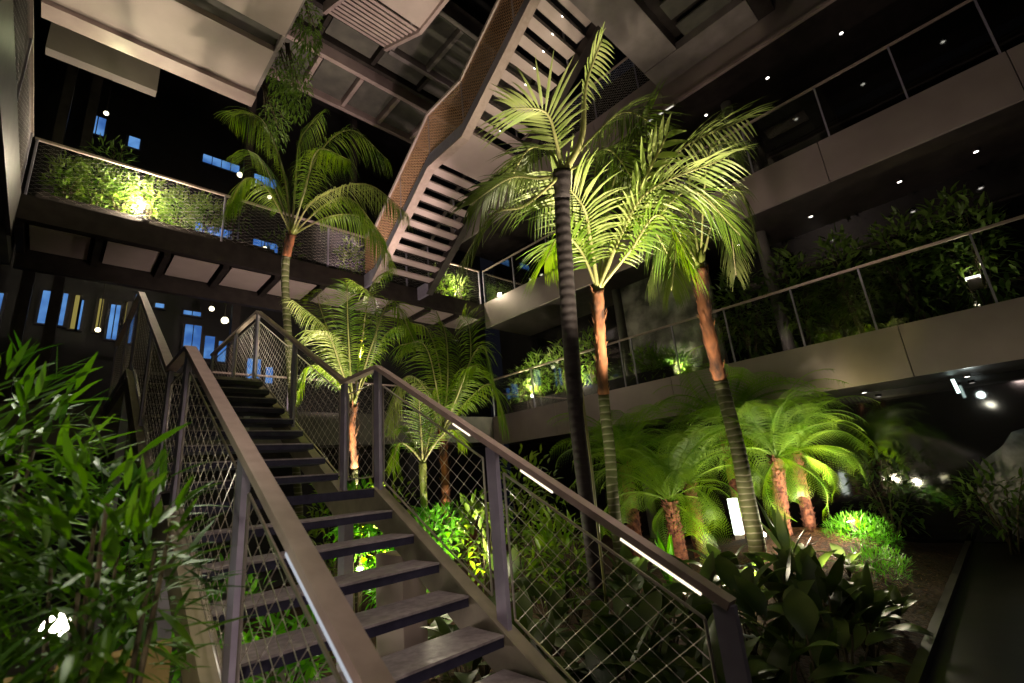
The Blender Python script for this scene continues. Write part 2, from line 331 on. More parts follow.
# overhead slab top left, with groove
root = struct('ceiling_slab_left', MB().box(-3, 1.94, 1.5, 8.4, 9.25, 10.02), conc_m)
MB().box(-.95, 2.0, 8.3, 8.62, 9.05, 10.02).build('edge_beam', beampale_m, root)
MB().box(-.95, 1.97, 7.15, 8.28, 9.13, 9.25).build('soffit_panel', paint_m, root)
MB().box(-.95, 1.97, 1.5, 6.72, 9.10, 9.25).build('soffit_panel', paint_m, root)
MB().box(1.94, 2.0, 1.5, 8.3, 9.12, 10.02).build('edge_beam', beam_m, root)
struct('wall_back_band', MB().box(-.95, .62, 9.8, 10.0, 9.5, 11.6), fascia_m)
struct('wall_right_panel', MB().box(9.7, 9.8, 3.6, 5.75, 3.28, 5.88), stone_m)
# left side level three
root = struct('floor_left_three', MB().box(-3, -.9, 1.0, 11.15, 5.9, 6.6), conc_m)
MB().box(-.9, -.84, 1.0, 9.78, 5.85, 6.62).build('fascia_panel', dark_m, root)
struct('floor_left_two', MB().box(-3, -.9, 4.5, 11.15, 2.6, 3.25), dark_m)
for (x, y) in ((-.75, 11.5), (-.35, 11.6), (2.6,11.4), (5.4,11.4)):
    o = MB().box(x, x+.16, y, y+.16, 0, 12.6).build('column', dark_m); o['kind'] = 'structure'
# bridge joining the right side at level four
root = struct('floor_bridge_four', MB().box(3.2, 8.78, 1.3, 3.4, 9.95, 10.05), dark_m)
MB().box(3.2, 8.78, 2.65, 3.4, 9.62, 9.95).build('edge_beam', beam_m, root)
MB().box(3.2, 8.78, 1.0, 1.35, 9.62, 9.95).build('edge_beam', dark_m, root)
for i in range(9):
    MB().box(3.4+i*.62, 3.84+i*.62, 1.5, 2.45, 9.78, 9.82).build('soffit_panel', paint_m if i in (2,5,8) else conc_m, root)
MB().box(8.1, 8.75, 1.3, 3.4, 9.6, 9.78).build('edge_beam', beam_m, root)

# windows in the far facade
def far_window(n, x0, x1, z0, z1, cols, m=blue_m, frame=True):
    root = MB().box(x0-.04, x1+.04, 13.93, 13.995, z0-.04, z1+.04).build('window_%d' % n, dark_m); root['kind'] = 'structure'
    w = (x1-x0)/cols
    for i in range(cols):
        MB().box(x0+i*w+.012, x0+(i+1)*w-.012, 13.90, 13.925, z0, z1).build('pane', m, root)
wn = 0
for (x0, x1, z0, z1, c) in [(2.10,3.05,11.08,11.32,4),(3.45,4.1,10.95,11.25,3),(2.1,3.0,8.80,9.10,4),(3.55,4.25,8.78,9.05,3),
        (-.35,-.02,10.85,11.35,2),(.45,.7,10.8,11.1,1),
        (-.55,-.34,5.75,6.5,1),(-.22,-.12,5.75,6.5,1),(.10,.16,5.7,6.4,1),(.62,.82,5.55,6.4,2),(1.0,1.1,5.5,6.4,1),
        (2.12,2.5,5.45,6.15,2),(2.58,2.82,5.3,5.9,1),(2.9,3.1,5.25,5.8,1),(3.62,3.98,4.85,5.4,2),(4.1,4.3,4.75,5.2,1),
        (1.05,1.2,6.62,6.74,1),(1.45,1.65,6.5,6.6,1),(2.05,2.45,6.42,6.52,2),(-1.7,-1.1,5.6,6.3,1)]:
    wn += 1; far_window(wn, x0, x1, z0, z1, c)
for (x0, x1) in ((-.02,.08),(.4,.5),(.9,.97)):
    wn += 1; far_window(wn, x0, x1, 5.7, 6.5, 1, yel_m)  # greenish columns, drawn as glowing panes
o = MB().box(.92,1.0,13.8,13.9,5.4,6.5).build('trim_2', conc_m); o['kind']='structure'
# round globe lamps far back
def globe(x, y, z, r, label):
    mb = MB(); k = 10
    for i in range(7):
        th = PI*i/6
        for j in range(k): mb.v.append((x+r*math.sin(th)*math.cos(2*PI*j/k), y+r*math.sin(th)*math.sin(2*PI*j/k), z+r*math.cos(th)))
    for i in range(6):
        for j in range(k): mb.f.append((i*k+j, (i+1)*k+j, (i+1)*k+(j+1)%k, i*k+(j+1)%k))
    return mb
def lamp_hang(x, y, z, r, ztop, label, m=globe_m):
    t = thing('hanging_lamp', label, 'lamp', (x,y,z))
    globe(x,y,z,r,label).build('globe', m, t, True)
    MB().tube([(x,y,z+r*.9),(x,y,ztop)], .012, 6).build('rod', dark_m, t)
lamp_hang(2.72, 12.6, 5.95, .085, 6.9, 'round glowing globe lamp beyond the stair top, brightest of the lower ones')
lamp_hang(2.42, 12.6, 6.2, .06, 6.9, 'small glowing globe lamp just left of the brightest lower globe')
lamp_hang(.42, 12.6, 5.35, .05, 6.9, 'small glowing lamp among the yellow lit strips at lower left')
lamp_hang(2.78, 12.6, 10.15, .07, 12.4, 'round glowing globe lamp beneath the upper strip of blue windows')
lamp_hang(3.55, 12.6, 9.75, .06, 12.4, 'round glowing globe lamp left of the tall left palm crown')
lamp_hang(-.05, 12.6, 10.6, .05, 12.4, 'small white lamp beside the topmost left blue window')
lamp_hang(3.45, 12.4, 8.05, .06, 8.6, 'small glowing lamp under the long blue window behind the planter railing')

# ceiling downlights
def downlight(x, y, z, label, g):
    t = thing('downlight', label, 'ceiling light', (x,y,z), g)
    MB().tube([(x,y,z-.012),(x,y,z+.03)], .05, 14).build('trim_ring', dark_m, t)
    MB().tube([(x,y,z-.016),(x,y,z-.013)], .032, 12).build('lens', dot_m, t)
for y in (-2.36,-1.05,.26,1.57,2.88): downlight(9.7, y, 9.07, 'small round downlight in the soffit under the top right balcony slab', 'downlights under the top right slab')
for y in (-2.4,-.75,.21,1.56,2.9): downlight(9.85, y, 5.88, 'small round downlight in the soffit under the middle right balcony slab', 'downlights under the middle right slab')
for y in (.25,1.57): downlight(10.0, y, 2.51, 'small round downlight under the lowest right balcony slab', 'downlights under the lowest right slab')

# ================================================================== STAIRS
XL, XR = .59, 1.95
SL = .5708; YA = 3.602; YB = 4.24; YC = 7.095; ZL = 1.637; ZD = 3.267
def zf(y):
    if y < YA: return ZL-SL*(YA-y)
    if y < YB: return ZL
    if y < YC: return ZL+SL*(y-YB)
    return ZD
stair = thing('garden_staircase', 'open-tread dark metal staircase climbing from the foreground in two flights', 'staircase', (1.27, .7, 0))
TR = SL
rise = .1635; go = rise/SL
def tread(y, z, x0, x1):
    o = MB().box(x0, x1, y-.004, y+go+.0, z-.055, z-.008).build('tread', nosing_m, stair)
    MB().box(x0, x1, y-.010, y+go+.01, z-.008, z+.004).build('tread_top', tread_m, o)  # lighter plate: light on the tread top put into the colour
for i in range(1, 10):
    tread(YA-i*go, ZL-i*rise, XL+.05, XR-.05)
for i in range(1, 10):
    tread(YB+(i-1)*go+.0, ZL+i*rise, XL+.05, XR-.05)
o = MB().box(XL+.05, XR-.05, YA-.0, YB+.02, ZL-.05, ZL-.001).build('landing', tread_m, stair)
MB().box(XL+.05, XR-.05, YA-.02, YA, ZL-.06, ZL+.003).build('nosing', nosing_m, o)
MB().box(XL-.05, XR+.05, YC-.02, 9.78, ZD-.12, ZD).build('top_deck', tread_m, stair)
def stringer(x, w):
    for (y0, y1) in ((.70, YA), (YB, YC)):
        z0, z1 = zf(y0+1e-6) if y0 == YB else zf(y0), zf(y1-1e-6)
        MB().prism([(y0,z0-.26),(y1,z1-.26),(y1,z1),(y0,z0)], 'x', x-w/2, x+w/2).build('stringer', string_m, stair)
        MB().prism([(y0,z0),(y1,z1),(y1,z1+.015),(y0,z0+.015)], 'x', x-w/2-.012, x+w/2+.012).build('stringer_flange', string_m, stair)
    MB().box(x-w/2, x+w/2, YA, YB, ZL-.26, ZL+.01).build('landing_beam', string_m, stair)
    MB().box(x-w/2, x+w/2, YC, 9.75, ZD-.26, ZD+.01).build('deck_beam', string_m, stair)
stringer(XR, .07); stringer(XL, .07)
for (x, y) in ((XL+.02, YA+.08), (XR-.02, YB-.1), (XL+.02, 7.3), (XR-.02, 7.3)):
    MB().box(x-.04, x+.04, y-.06, y+.06, 0, zf(y)-.26).build('support_column', post_m, stair)
# concrete block under the stair
tag(MB().box(2.0, 2.2, 3.35, 3.75, 0, 1.14).build('concrete_plinth', paint_m), 'pale pink concrete block beside the lower flight, just behind its right stringer', 'plinth')

def mesh_net(mb, kb, x, ya, yb, za_fn, h0, h1, cw, ch, r, knots=True, lin=None):
    """diamond wire netting in the plane X=x; rows stay level, clipped to the panel"""
    a0 = za_fn(ya); a1 = za_fn(yb); sl = (a1-a0)/(yb-ya); k = ch/cw
    def clip(sg, c):           # line z = sg*k*(y-ya) + c
        lo, hi = ya, yb
        for (h, s) in ((h0, 1), (h1, -1)):   # s*(z - (a0+sl*(y-ya)+h)) >= 0
            A = s*(sg*k-sl); B = s*(c-a0-h)  # A*(y-ya)+B >= 0
            if abs(A) < 1e-9:
                if B < 0: return None
                continue
            y = ya - B/A
            if A > 0: lo = max(lo, y)
            else: hi = min(hi, y)
        return (lo, hi) if hi-lo > .004 else None
    zlo = min(a0, a1)+h0; zhi = max(a0, a1)+h1; U = yb-ya
    for sg in (1, -1):
        c = zlo-(k*U if sg > 0 else 0); c = math.floor(c/ch)*ch
        while c < zhi+k*U:
            q = clip(sg, c)
            if q:
                mb.tube([(x+.0012*sg, q[0], sg*k*(q[0]-ya)+c), (x+.0012*sg, q[1], sg*k*(q[1]-ya)+c)], r, 4, False)
            c += ch
    if knots:
        n = int((zhi-zlo+k*U)/ch)*2+6
        z = math.floor((zlo-k*U)/ch)*ch
        zz = z
        while zz < zhi+k*U:
            c2 = z
            while c2 < zhi+2*k*U:
                y = ya+(c2-zz)/(2*k); v = (c2+zz)/2
                if ya < y < yb and a0+sl*(y-ya)+h0 < v < a0+sl*(y-ya)+h1: kb.octa((x, y, v), r*2.9)
                c2 += ch
            zz += ch
def railing(x, posts, kinks, zfn, cw, ch, wr, hw, label, root, knots=True, net_m=wire_m, led=led_m, postend=0, led_segments=()):
    H = 1.0
    # handrail following kinks
    for a, b in zip(kinks, kinks[1:]):
        e = 1e-6
        p = (x, a, zfn(a+e)+H); q = (x, b, zfn(b-e)+H)
        MB().bar(p, q, hw, .035).build('handrail', rail_m, root)
    for y in posts:
        bot = 0.02 if y == postend else zfn(y)-.12
        MB().box(x-.016, x+.016, y-.042, y+.042, bot, zfn(y)+H-.02).build('post', post_m, root)
    allp = sorted(set(posts))
    for a, b in zip(allp, allp[1:]):
        A, B = a+.09, b-.09
        if B-A < .15: continue
        f0 = lambda y: zfn(min(max(y, a+1e-5), b-1e-5))
        mb = MB(); kb = MB()
        lin = lambda y: f0(a)+(f0(b)-f0(a))*(y-a)/(b-a)
        mesh_net(mb, kb, x, A, B, lin, .1, .87, cw, ch, wr, knots)
        fr = MB()
        c = [(x,A,lin(A)+.1),(x,B,lin(B)+.1),(x,B,lin(B)+.87),(x,A,lin(A)+.87)]
        for i in range(4): fr.tube([c[i], c[(i+1)%4]], .007, 6)
        pn = fr.build('panel_frame', wire_m, root)
        i2 = len(mb.f); b0 = len(mb.v)
        mb.v += kb.v; mb.f += [tuple(b0+i for i in q) for q in kb.f]
        mb.build('wire_net', net_m, pn, m2=knot_m, i2=i2)
    for (a, b) in led_segments:
        zz = lambda y: zfn(y)+H-.024
        MB().bar((x-hw*.46, a, zz(a)), (x-hw*.46, b, zz(b)), .008, .012).build('light_strip', led, root)

rr = thing('stair_railing', 'right-hand stair railing with steel wire netting beside the palm bed', 'railing', (XR, .93, 0))
railing(XR, [.93, 2.205, YA, YB, 5.57, YC, 8.2, 9.7], [.9, YA, YB, YC, 9.75], zf, .135, .098, .0018, .065, '', rr, True, wire_m,
        postend=.93, led_segments=[(1.0,1.34),(1.72,1.94),(2.37,2.54)])
rl = thing('stair_railing', 'left-hand stair railing whose broad handrail comes closest to the viewer', 'railing', (XL, .6, 0))
railing(XL, [.93, 2.205, YA, YB, 5.57, YC, 8.2, 9.7], [.35, YA, YB, YC, 9.75], zf, .135, .098, .0018, .065, '', rl, True, wire_m,
        postend=.93, led=led2_m, led_segments=[(.8,1.6)])
# railing along the far edge of walkway two
def rail_x(y, x0, x1, z, n, label, name='walkway_railing', net=True, m=wire_m, posts=None, h=1.08, railm=rail_m):
    t = thing(name, label, 'railing', (x0, y, z))
    MB().bar((x0,y,z+h),(x1,y,z+h), .05, .04).build('handrail', railm, t)
    xs = posts or [x0+(x1-x0)*i/n for i in range(n+1)]
    for x in xs: MB().box(x-.015, x+.015, y-.02, y+.02, z-.1, z+h-.02).build('post', post_m, t)
    if net:
        for a, b in zip(xs, xs[1:]):
            mb = MB(); kb = MB()
            # net in plane Y=y: build in X=0 plane then swap
            mesh_net(mb, kb, 0, a+.03, b-.03, lambda q: 0, .06, h-.06, .2, .075, .0011, False)
            mb.v = [(vy, y+vx, z+vz) for vx, vy, vz in mb.v]
            mb.build('wire_net', m, t)
    return t
rail_x(11.05, 2.1, 8.7, 3.28, 4, 'thin dark rail along the back edge of the walkway behind the stair top', h=.98)
rail_x(9.86, -.83, 8.74, 6.62, 4, 'long netted railing on the walkway above the stair, in front of the lit planter', posts=[-.8,1.95,4.1,6.2,8.72], railm=rail_m)
# left gallery railing, seen almost edge on
t = thing('gallery_railing', 'netted railing at the left edge of the picture running towards the viewer', 'railing', (-.87, 1, 6.62))
MB().bar((-.87,1.2,7.7),(-.87,9.8,7.7), .05, .04).build('handrail', rail_m, t)
mb = MB(); mesh_net(mb, MB(), -.87, 1.2, 9.75, lambda q: 6.62, .05, 1.03, .14, .07, .002, False); mb.build('wire_net', beam_m, t)
for y in (1.2,3.3,5.4,7.5,9.7): MB().box(-.89,-.85,y-.02,y+.02,6.55,7.68).build('post', post_m, t)

# glass balustrades, right side
def balustrade(z, ys, label, net=False, h=1.04):
    t = thing('glass_balustrade' if not net else 'netted_balustrade', label, 'balustrade', (8.82, ys[0], z))
    MB().bar((8.82, ys[0], z+h), (8.82, ys[-1], z+h), .045, .035).build('handrail', rail_m, t)
    for y in ys: MB().box(8.80, 8.84, y-.012, y+.012, z-.12, z+h-.01).build('post', post_m, t)
    for a, b in zip(ys, ys[1:]):
        if net:
            mb = MB(); mesh_net(mb, MB(), 8.82, a+.02, b-.02, lambda q: z, .03, h-.05, .12, .07, .002, False)
            mb.build('wire_net', wire_m, t)
        else:
            MB().box(8.812, 8.824, a+.018, b-.018, z+.0, z+h-.03).build('glass_pane', glass_m, t)
balustrade(3.28, [-5,-3.6,-2.4,-1.35,-.31,1.0,1.98,3.13,4.2,5.17,5.46,6.8,8.2,9.75], 'clear glass balustrade of the lower right balcony behind the palm trunks')
balustrade(6.65, [-5,-3.6,-2.4,-1.25,-.23,.82,2.06,3.3,4.6,5.9,7.2,8.5,9.78], 'clear glass balustrade of the middle right balcony above the tree ferns')
balustrade(10.02, [2.7,3.9,5.1,6.3,7.6,9.0], 'dark netted balustrade of the top right balcony behind the central palm crown', True)
# light strip along fascia four, bottom
t = thing('linear_lamp', 'thin pale strip lamp under the edge of the top right slab', 'lamp', (8.72, 2, 9.0))
MB().box(8.70, 8.77, -4, 3.05, 9.0, 9.06).build('housing', beampale_m, t)
t = thing('linear_lamp', 'short bright strip lamp under the top right slab, left of the central crown', 'lamp', (8.72, 3.2, 9.0))
MB().box(8.70, 8.77, 3.15, 3.9, 8.99, 9.06).build('housing', paint_m, t)
MB().box(8.715, 8.755, 3.18, 3.8, 8.985, 8.992).build('lens', emit('fascia_strip', (1,.95,.8), .9), t)

# ------------------------------------------------ overhead stair (underside seen)
def zu(y):
    if y < 5.76: return 8.27+.70*(5.76-y)
    if y < 6.92: return 8.27
    if y < 9.30: return 8.27-.70*(y-6.92)
    return 6.62
us = thing('upper_staircase', 'overhead staircase seen from below, descending between the two gallery levels', 'staircase', (5.7, 3.0, 6.6))
X0, X1 = 5.0, 6.5
for x in (X0, X1):
    w = .06; sm = post_m if x < 6 else dark_m
    for (a, b) in ((2.6, 5.76), (5.76, 6.92), (6.92, 9.30)):
        e = 1e-6; za, zb = zu(a+e), zu(b-e)
        MB().prism([(a,za-.30),(b,zb-.30),(b,zb+.03),(a,za+.03)], 'x', x-w/2, x+w/2).build('stringer', sm, us)
        MB().prism([(a,za-.33),(b,zb-.33),(b,zb-.30),(a,za-.30)], 'x', x-.09, x+.09).build('stringer_flange', rail_m if x < 6 else dark_m, us)
    MB().box(x-.03, x+.03, 9.30, 9.8, 6.3, 6.64).build('stringer', post_m, us)
n = 9; g2 = (9.30-6.92)/n
for i in range(n):
    z = 8.27-(i+1)*(8.27-6.62)/(n+0)
    MB().box(X0+.03, X1-.03, 6.92+i*g2+.0, 6.92+i*g2+g2*.84, z-.04, z).build('tread', paint_m, us)
    MB().box(X0+.03, X1-.03, 6.92+i*g2+g2*.80, 6.92+i*g2+g2*.86, z-.07, z).build('tread_lip', dark_m, us)
MB().box(X0+.03, X1-.03, 5.80, 6.9, 8.19, 8.26).build('landing', paint_m, us)
n = 12; g3 = (5.76-2.6)/n
for i in range(n):
    z = 8.27+(i+1)*(.70*3.16)/n
    y1 = 5.76-i*g3
    MB().box(X0+.03, X1-.03, y1-g3*.86, y1, z-.04, z).build('tread', paint_m, us)
    MB().box(X0+.03, X1-.03, y1-g3*.90, y1-g3*.86, z-.08, z).build('tread_lip', dark_m, us)
    MB().box(X0+.75, X0+.79, y1-g3*.86, y1-g3*.82, z-.1, z-.08).build('tread_speck', dot_m, us)  # small emissive speck under the tread lip
def ur(x, net):
    t = thing('upper_railing', 'netted railing on the near side of the overhead staircase' if x < 6 else 'netted railing on the far side of the overhead staircase', 'railing', (x, 3, 7))
    for (a, b) in ((2.6, 5.76), (5.76, 6.92), (6.92, 9.30), (9.3, 9.8)):
        e = 1e-6; za, zb = zu(a+e), zu(b-e)
        MB().bar((x,a,za+1.05),(x,b,zb+1.05), .09, .06).build('handrail', paint_m if x < 6 else dark_m, t)
        if net:
            mb = MB(); mesh_net(mb, MB(), x, a, b, lambda y: za+(zb-za)*(y-a)/(b-a), .05, 1.02, .12, .07, .009, False)
            mb.build('wire_net', rust_m, t)
    for y in (2.7, 4.2, 5.76, 6.92, 8.1, 9.3): MB().box(x-.012, x+.012, y-.02, y+.02, zu(y)-.05, zu(y)+1.03).build('post', post_m if x>6 else beampale_m, t)
ur(5.0, True); ur(6.5, False)
# next flight above, underside of slats at the top of the picture
ts = thing('top_staircase', 'highest staircase at the top edge, its slatted underside left of the overhead stair', 'staircase', (4.3, 5, 11))
for x in (3.4, 5.0):
    MB().prism([(7.09,11.75),(8.7,12.62),(8.7,12.95),(7.09,12.08)], 'x', x-.04, x+.04).build('stringer', beampale_m, ts)
    MB().prism([(5.0,11.72),(7.09,11.75),(7.09,12.08),(5.0,12.05)], 'x', x-.04, x+.04).build('landing_beam', beampale_m, ts)
    MB().prism([(3.0,10.6),(5.0,11.72),(5.0,12.05),(3.0,10.93)], 'x', x-.04, x+.04).build('stringer', beampale_m, ts)
for i in range(9):
    y = 7.15+i*.18; z = 11.9+i*.097
    MB().box(3.44, 4.96, y, y+.07, z, z+.04).build('tread', beampale_m, ts)
MB().box(3.44, 4.96, 5.0, 7.05, 11.85, 11.92).build('landing', paint_m, ts)

def uplight(x, y, z, label, aim=(0,0,1)):
    t = thing('garden_uplight', label, 'spotlight', (x,y,z))
    a = V(aim).normalized(); p = V((x,y,z+.14))
    MB().tube([p-a*.07, p+a*.05], [.04,.055], 14).build('housing', dark_m, t)
    MB().tube([p+a*.050, p+a*.054], .046, 14).build('lens', lamp_m, t)
    MB().tube([(x,y,z),(x,y,z+.1)], .012, 6).build('stake', dark_m, t)

# ================================================================== PLANTS
def frond_mesh(P, L=.55, W=.035, n=42, droop=.8, rr_=.014, start=.22, fold=.3, lift=.0):
    """returns (rachis MB, leaflets MB)"""
    c = bez(P, 8); N = len(c)
    lens = [0]
    for a, b in zip(c, c[1:]): lens.append(lens[-1]+(b-a).length)
    T = lens[-1]
    rb = MB().tube(c, [rr_*(1-.8*l/T)+.002 for l in lens], 6)
    lb = MB()
    def at(s):
        for i in range(N-1):
            if lens[i+1] >= s:
                f = (s-lens[i])/max(1e-6, lens[i+1]-lens[i])
                return c[i].lerp(c[i+1], f), (c[i+1]-c[i]).normalized()
        return c[-1], (c[-1]-c[-2]).normalized()
    # reference side: perpendicular to plane of the arch
    chord = c[-1]-c[0]; bend = c[N//2]-(c[0]+c[-1])/2
    hs = chord.cross(V((0,0,1)))
    if hs.length < .25*chord.length: hs = chord.cross(bend)
    hs.normalize()
    for i in range(n):
        t = start+(1-start)*(i+.5)/n
        p, tg = at(t*T)
        side = (hs - tg*hs.dot(tg)).normalized()
        prof = math.sin(PI*min(1, .12+.88*(1-(t-start)/(1-start))**.75))**.6 if t < .99 else .4
        prof = max(.35, min(1, prof))
        if t > .8: prof = max(.4, 1-(t-.8)*2.4)
        for sg in (-1, 1):
            fwd = .45+.9*max(0, (t-start)/(1-start))**1.5
            d = side*sg + tg*fwd + V((rnd.uniform(-.09,.09), rnd.uniform(-.09,.09), rnd.uniform(-.09,.09)+lift))
            nrm = d.cross(tg)*(-sg)
            if nrm.z < 0: nrm = -nrm
            lb.leaf(p, d, nrm, L*prof*rnd.uniform(.85,1.08), W, droop*rnd.uniform(.7,1.3), 4, fold, .3)
    return rb, lb
def trunk_mesh(pts, r0, r1, rough=.0):
    c = bez(pts, 10); N = len(c)
    R = [ (r0+(r1-r0)*i/(N-1))*(1+rnd.uniform(-rough, rough)) for i in range(N)]
    return MB().tube(c, R, 14), c
def palm(key, label, r0, r1, L, W, droop, lm, bm, fibre_from=.8, fibre=True, n=42, pale=(), n_r=.014, dark=(), over={}, topm=None):
    tr, fr = PALMS[key]
    pts = [V(q) for q in tr]
    # extend down to the ground
    d = (pts[0]-pts[1]); d.z = 0
    g = ground_z(pts[0].x, pts[0].y)
    base = V((pts[0].x, pts[0].y, g-.05))
    if pts[0].z > g+.15: pts = [base] + pts
    else: pts[0] = base
    root = thing('palm_tree', label, 'palm tree', tuple(base))
    mb, c = trunk_mesh(pts, r0, r1, .03)
    N = len(c); k = int(N*fibre_from)
    mb = MB().tube(c[:k+1], [r0+(r1-r0)*i/(N-1) for i in range(k+1)], 14)
    mb.build('trunk', bm, root, True, origin=tuple(base))
    mb = MB().tube(c[k:], [(r1*1.12)*(1+rnd.uniform(-.12,.15)) for i in range(len(c[k:]))], 12)
    if fibre:
        for i in range(len(c[k:])-1):
            for q in range(5):
                a = rnd.uniform(0, 2*PI); p = c[k+i]+V((math.cos(a), math.sin(a), 0))*r1*1.0
                mb.leaf(p, V((math.cos(a)*rnd.uniform(.1,.6), math.sin(a)*rnd.uniform(.1,.6), 1)), (math.cos(a), math.sin(a), 0), rnd.uniform(.06,.16), .022, 0.2, 2, .2)
    mb.build('leaf_sheath_base', topm or (fibre_m if fibre else sheath_m), root, True, origin=tuple(c[k]))
    top = c[-1]
    for i, P in enumerate(fr):
        P = [V(q) for q in P]; P[0] = top + (P[0]-top)*.15
        q = dict(L=L, W=W, n=n, droop=droop, rr_=n_r); q.update(over.get(i, {}))
        rb, lb = frond_mesh(P, **q)
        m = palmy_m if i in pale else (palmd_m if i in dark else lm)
        f = lb.build('frond', m, root, True, origin=tuple(top))
        rb.build('rachis', rach_m, f, True, origin=tuple(top))
        # sheathing petiole base
        MB().tube([top, P[0].lerp(P[1], .12), P[0].lerp(P[1], .3)], [r1*.75, r1*.42, r1*.15], 8).build('petiole', sheath_m, f, True, origin=tuple(top))
    return root
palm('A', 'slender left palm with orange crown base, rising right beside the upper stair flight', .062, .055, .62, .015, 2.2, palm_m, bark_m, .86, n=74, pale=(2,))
palm('B', 'short palm with an upright pale frond, standing behind the stair landing post', .05, .042, .44, .014, 1.3, palm_m, bark_m, .55, n=58, pale=(1,2))
palm('C', 'young palm with orange-brown trunk and drooping fronds, right of the landing posts', .05, .045, .50, .015, 1.5, palm_m, bark_m, .5, n=58, pale=(1,))
palm('D', 'smallest palm, bright green with upright fronds just behind the lower handrail', .045, .04, .28, .018, .5, palm_m, sheath_m, .75, fibre=False, n=22)
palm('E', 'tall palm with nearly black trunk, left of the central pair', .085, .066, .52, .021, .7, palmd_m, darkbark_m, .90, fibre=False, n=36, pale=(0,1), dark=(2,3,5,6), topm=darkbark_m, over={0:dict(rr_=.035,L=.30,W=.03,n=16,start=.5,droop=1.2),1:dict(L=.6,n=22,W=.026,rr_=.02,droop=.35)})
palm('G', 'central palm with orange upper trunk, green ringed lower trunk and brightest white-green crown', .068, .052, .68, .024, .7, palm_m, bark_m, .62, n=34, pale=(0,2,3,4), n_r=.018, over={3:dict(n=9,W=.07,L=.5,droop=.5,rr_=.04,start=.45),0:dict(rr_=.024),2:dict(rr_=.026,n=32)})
palm('H', 'right-hand leaning palm with thick ringed trunk in front of the tree ferns', .105, .066, .52, .015, 1.9, palmd_m, bark_m, .66, n=56, pale=())
tag(MB().tube([(3.62,2.78,.1),(3.52,2.66,1.6),(3.42,2.58,3.1),(3.30,2.48,3.5)], .012, 6).build('climbing_stem', rach_m, smooth=True), 'thin pale stem hugging the nearly black palm trunk', 'stem')

def fern_frond(L, arch, n=25, W=.28, sub=11, bend=1):
    """bipinnate frond along +X, arching; returns MB"""
    mb = MB(); pts = []
    x = z = 0; a = arch
    for i in range(15):
        pts.append(V((x, 0, z))); st = L/14
        x += math.cos(a)*st; z += math.sin(a)*st; a -= (.05+.016*i)*bend
    mb.tube(pts, [.009*(1-i/16)+.002 for i in range(15)], 4)
    for i in range(n):
        t = .12+.88*(i+.3)/n; q = t*14; k = min(13, int(q)); f = q-k
        p = pts[k].lerp(pts[k+1], f); tg = (pts[k+1]-pts[k]).normalized()
        w = W*math.sin(PI*(.12+.86*(1-t)**.8))*1.05
        up = V((-tg.z, 0, tg.x))
        for s in (-1, 1):
            d = (V((0, s, 0)) + tg*.28 + V((0,0,-.12))).normalized()
            m = sub
            for j in range(m):
                u = (j+.4)/m; pp = p + d*w*u + V((0,0,-.35*w*u*u))
                ll = (.022*(1-u)+.008)*(.5+w*2)
                for s2 in (-1, 1):
                    dd = (d*.55 + d.cross(up)*s2).normalized()
                    b = len(mb.v); wd = ll*.24+.002
                    side = dd.cross(up).normalized()
                    mb.v += [tuple(pp), tuple(pp+dd*ll*.55+side*wd), tuple(pp+dd*ll), tuple(pp+dd*ll*.55-side*wd)]
                    mb.f.append((b, b+1, b+2, b+3))
    return mb
FERN = []
for k, (L, ar) in enumerate([(1.55,1.2),(1.75,1.0),(1.7,1.38),(1.3,.35),(1.05,-.45)]):
    FERN.append(fern_frond(L, ar))
FMESH = []
for mb in FERN:
    me = bpy.data.meshes.new('fern_frond'); me.from_pydata(mb.v, [], mb.f); me.materials.append(fern_m)
    me.polygons.foreach_set('use_smooth', [False]*len(me.polygons)); FMESH.append(me)
def tree_fern(x, y, h, label, n=20, s=1.0, lean=(0,0), r=.09):
    g = ground_z(x, y)-.04
    root = thing('tree_fern', label, 'tree fern', (x,y,g))
    top = V((x+lean[0], y+lean[1], g+h))
    c = bez([(x,y,g),(x+lean[0]*.3,y+lean[1]*.3,g+h*.4),(x+lean[0]*.7,y+lean[1]*.7,g+h*.75),tuple(top)], 6)
    mb = MB().tube(c, [r*(1.15-.3*i/len(c))*(1+rnd.uniform(-.12,.12)) for i in range(len(c))], 12)
    for p in c:
        for q in range(12):
            a = rnd.uniform(0, 2*PI); dx = V((math.cos(a), math.sin(a), 0))
            mb.leaf(p+dx*r*.9, dx*.7+V((0,0,.9)), dx, .07, .03, .1, 2)
    mb.build('trunk', fernbark_m, root, False, origin=(x,y,g))
    for i in range(n):
        me = FMESH[i % 3 if i < n*.76 else (3 if i < n*.92 else 4)]
        f = bpy.data.objects.new('frond', me); COL.objects.link(f); f.parent = root
        f.location = top-V((x,y,g)); f.rotation_euler = (rnd.uniform(-.6,.6), rnd.uniform(-.35,.35), i*2.399+rnd.uniform(-.2,.2))
        sc = s*rnd.uniform(.72,1.12); f.scale = (sc,sc,sc)
    return root
tree_fern(5.85, 3.25, .95, 'tree fern between the central palm and the leaning palm, its fronds lit yellow-green', 38, .95)
tree_fern(6.85, 3.45, 1.0, 'tree fern directly behind the leaning palm trunk', 36, .95)
tree_fern(7.45, 2.5, 1.05, 'brightest tree fern right of the leaning palm, on a reddish shaggy trunk', 38, .9, (-.1,-.15), .085)
tree_fern(8.0, 2.33, 1.1, 'rightmost lit tree fern with a leaning orange-brown trunk', 32, .85, (-.2,-.1), .075)
tree_fern(8.1, 3.3, 1.7, 'dark tree fern at the back whose fronds reach up across the lower balcony edge', 34, 1.1)
tree_fern(6.4, 4.2, 1.5, 'tree fern behind the central palm trunk, half in shade', 34, .95)
tree_fern(4.7, 5.9, .9, 'small green fern left of the smallest palm, below the handrail', 14, .4)

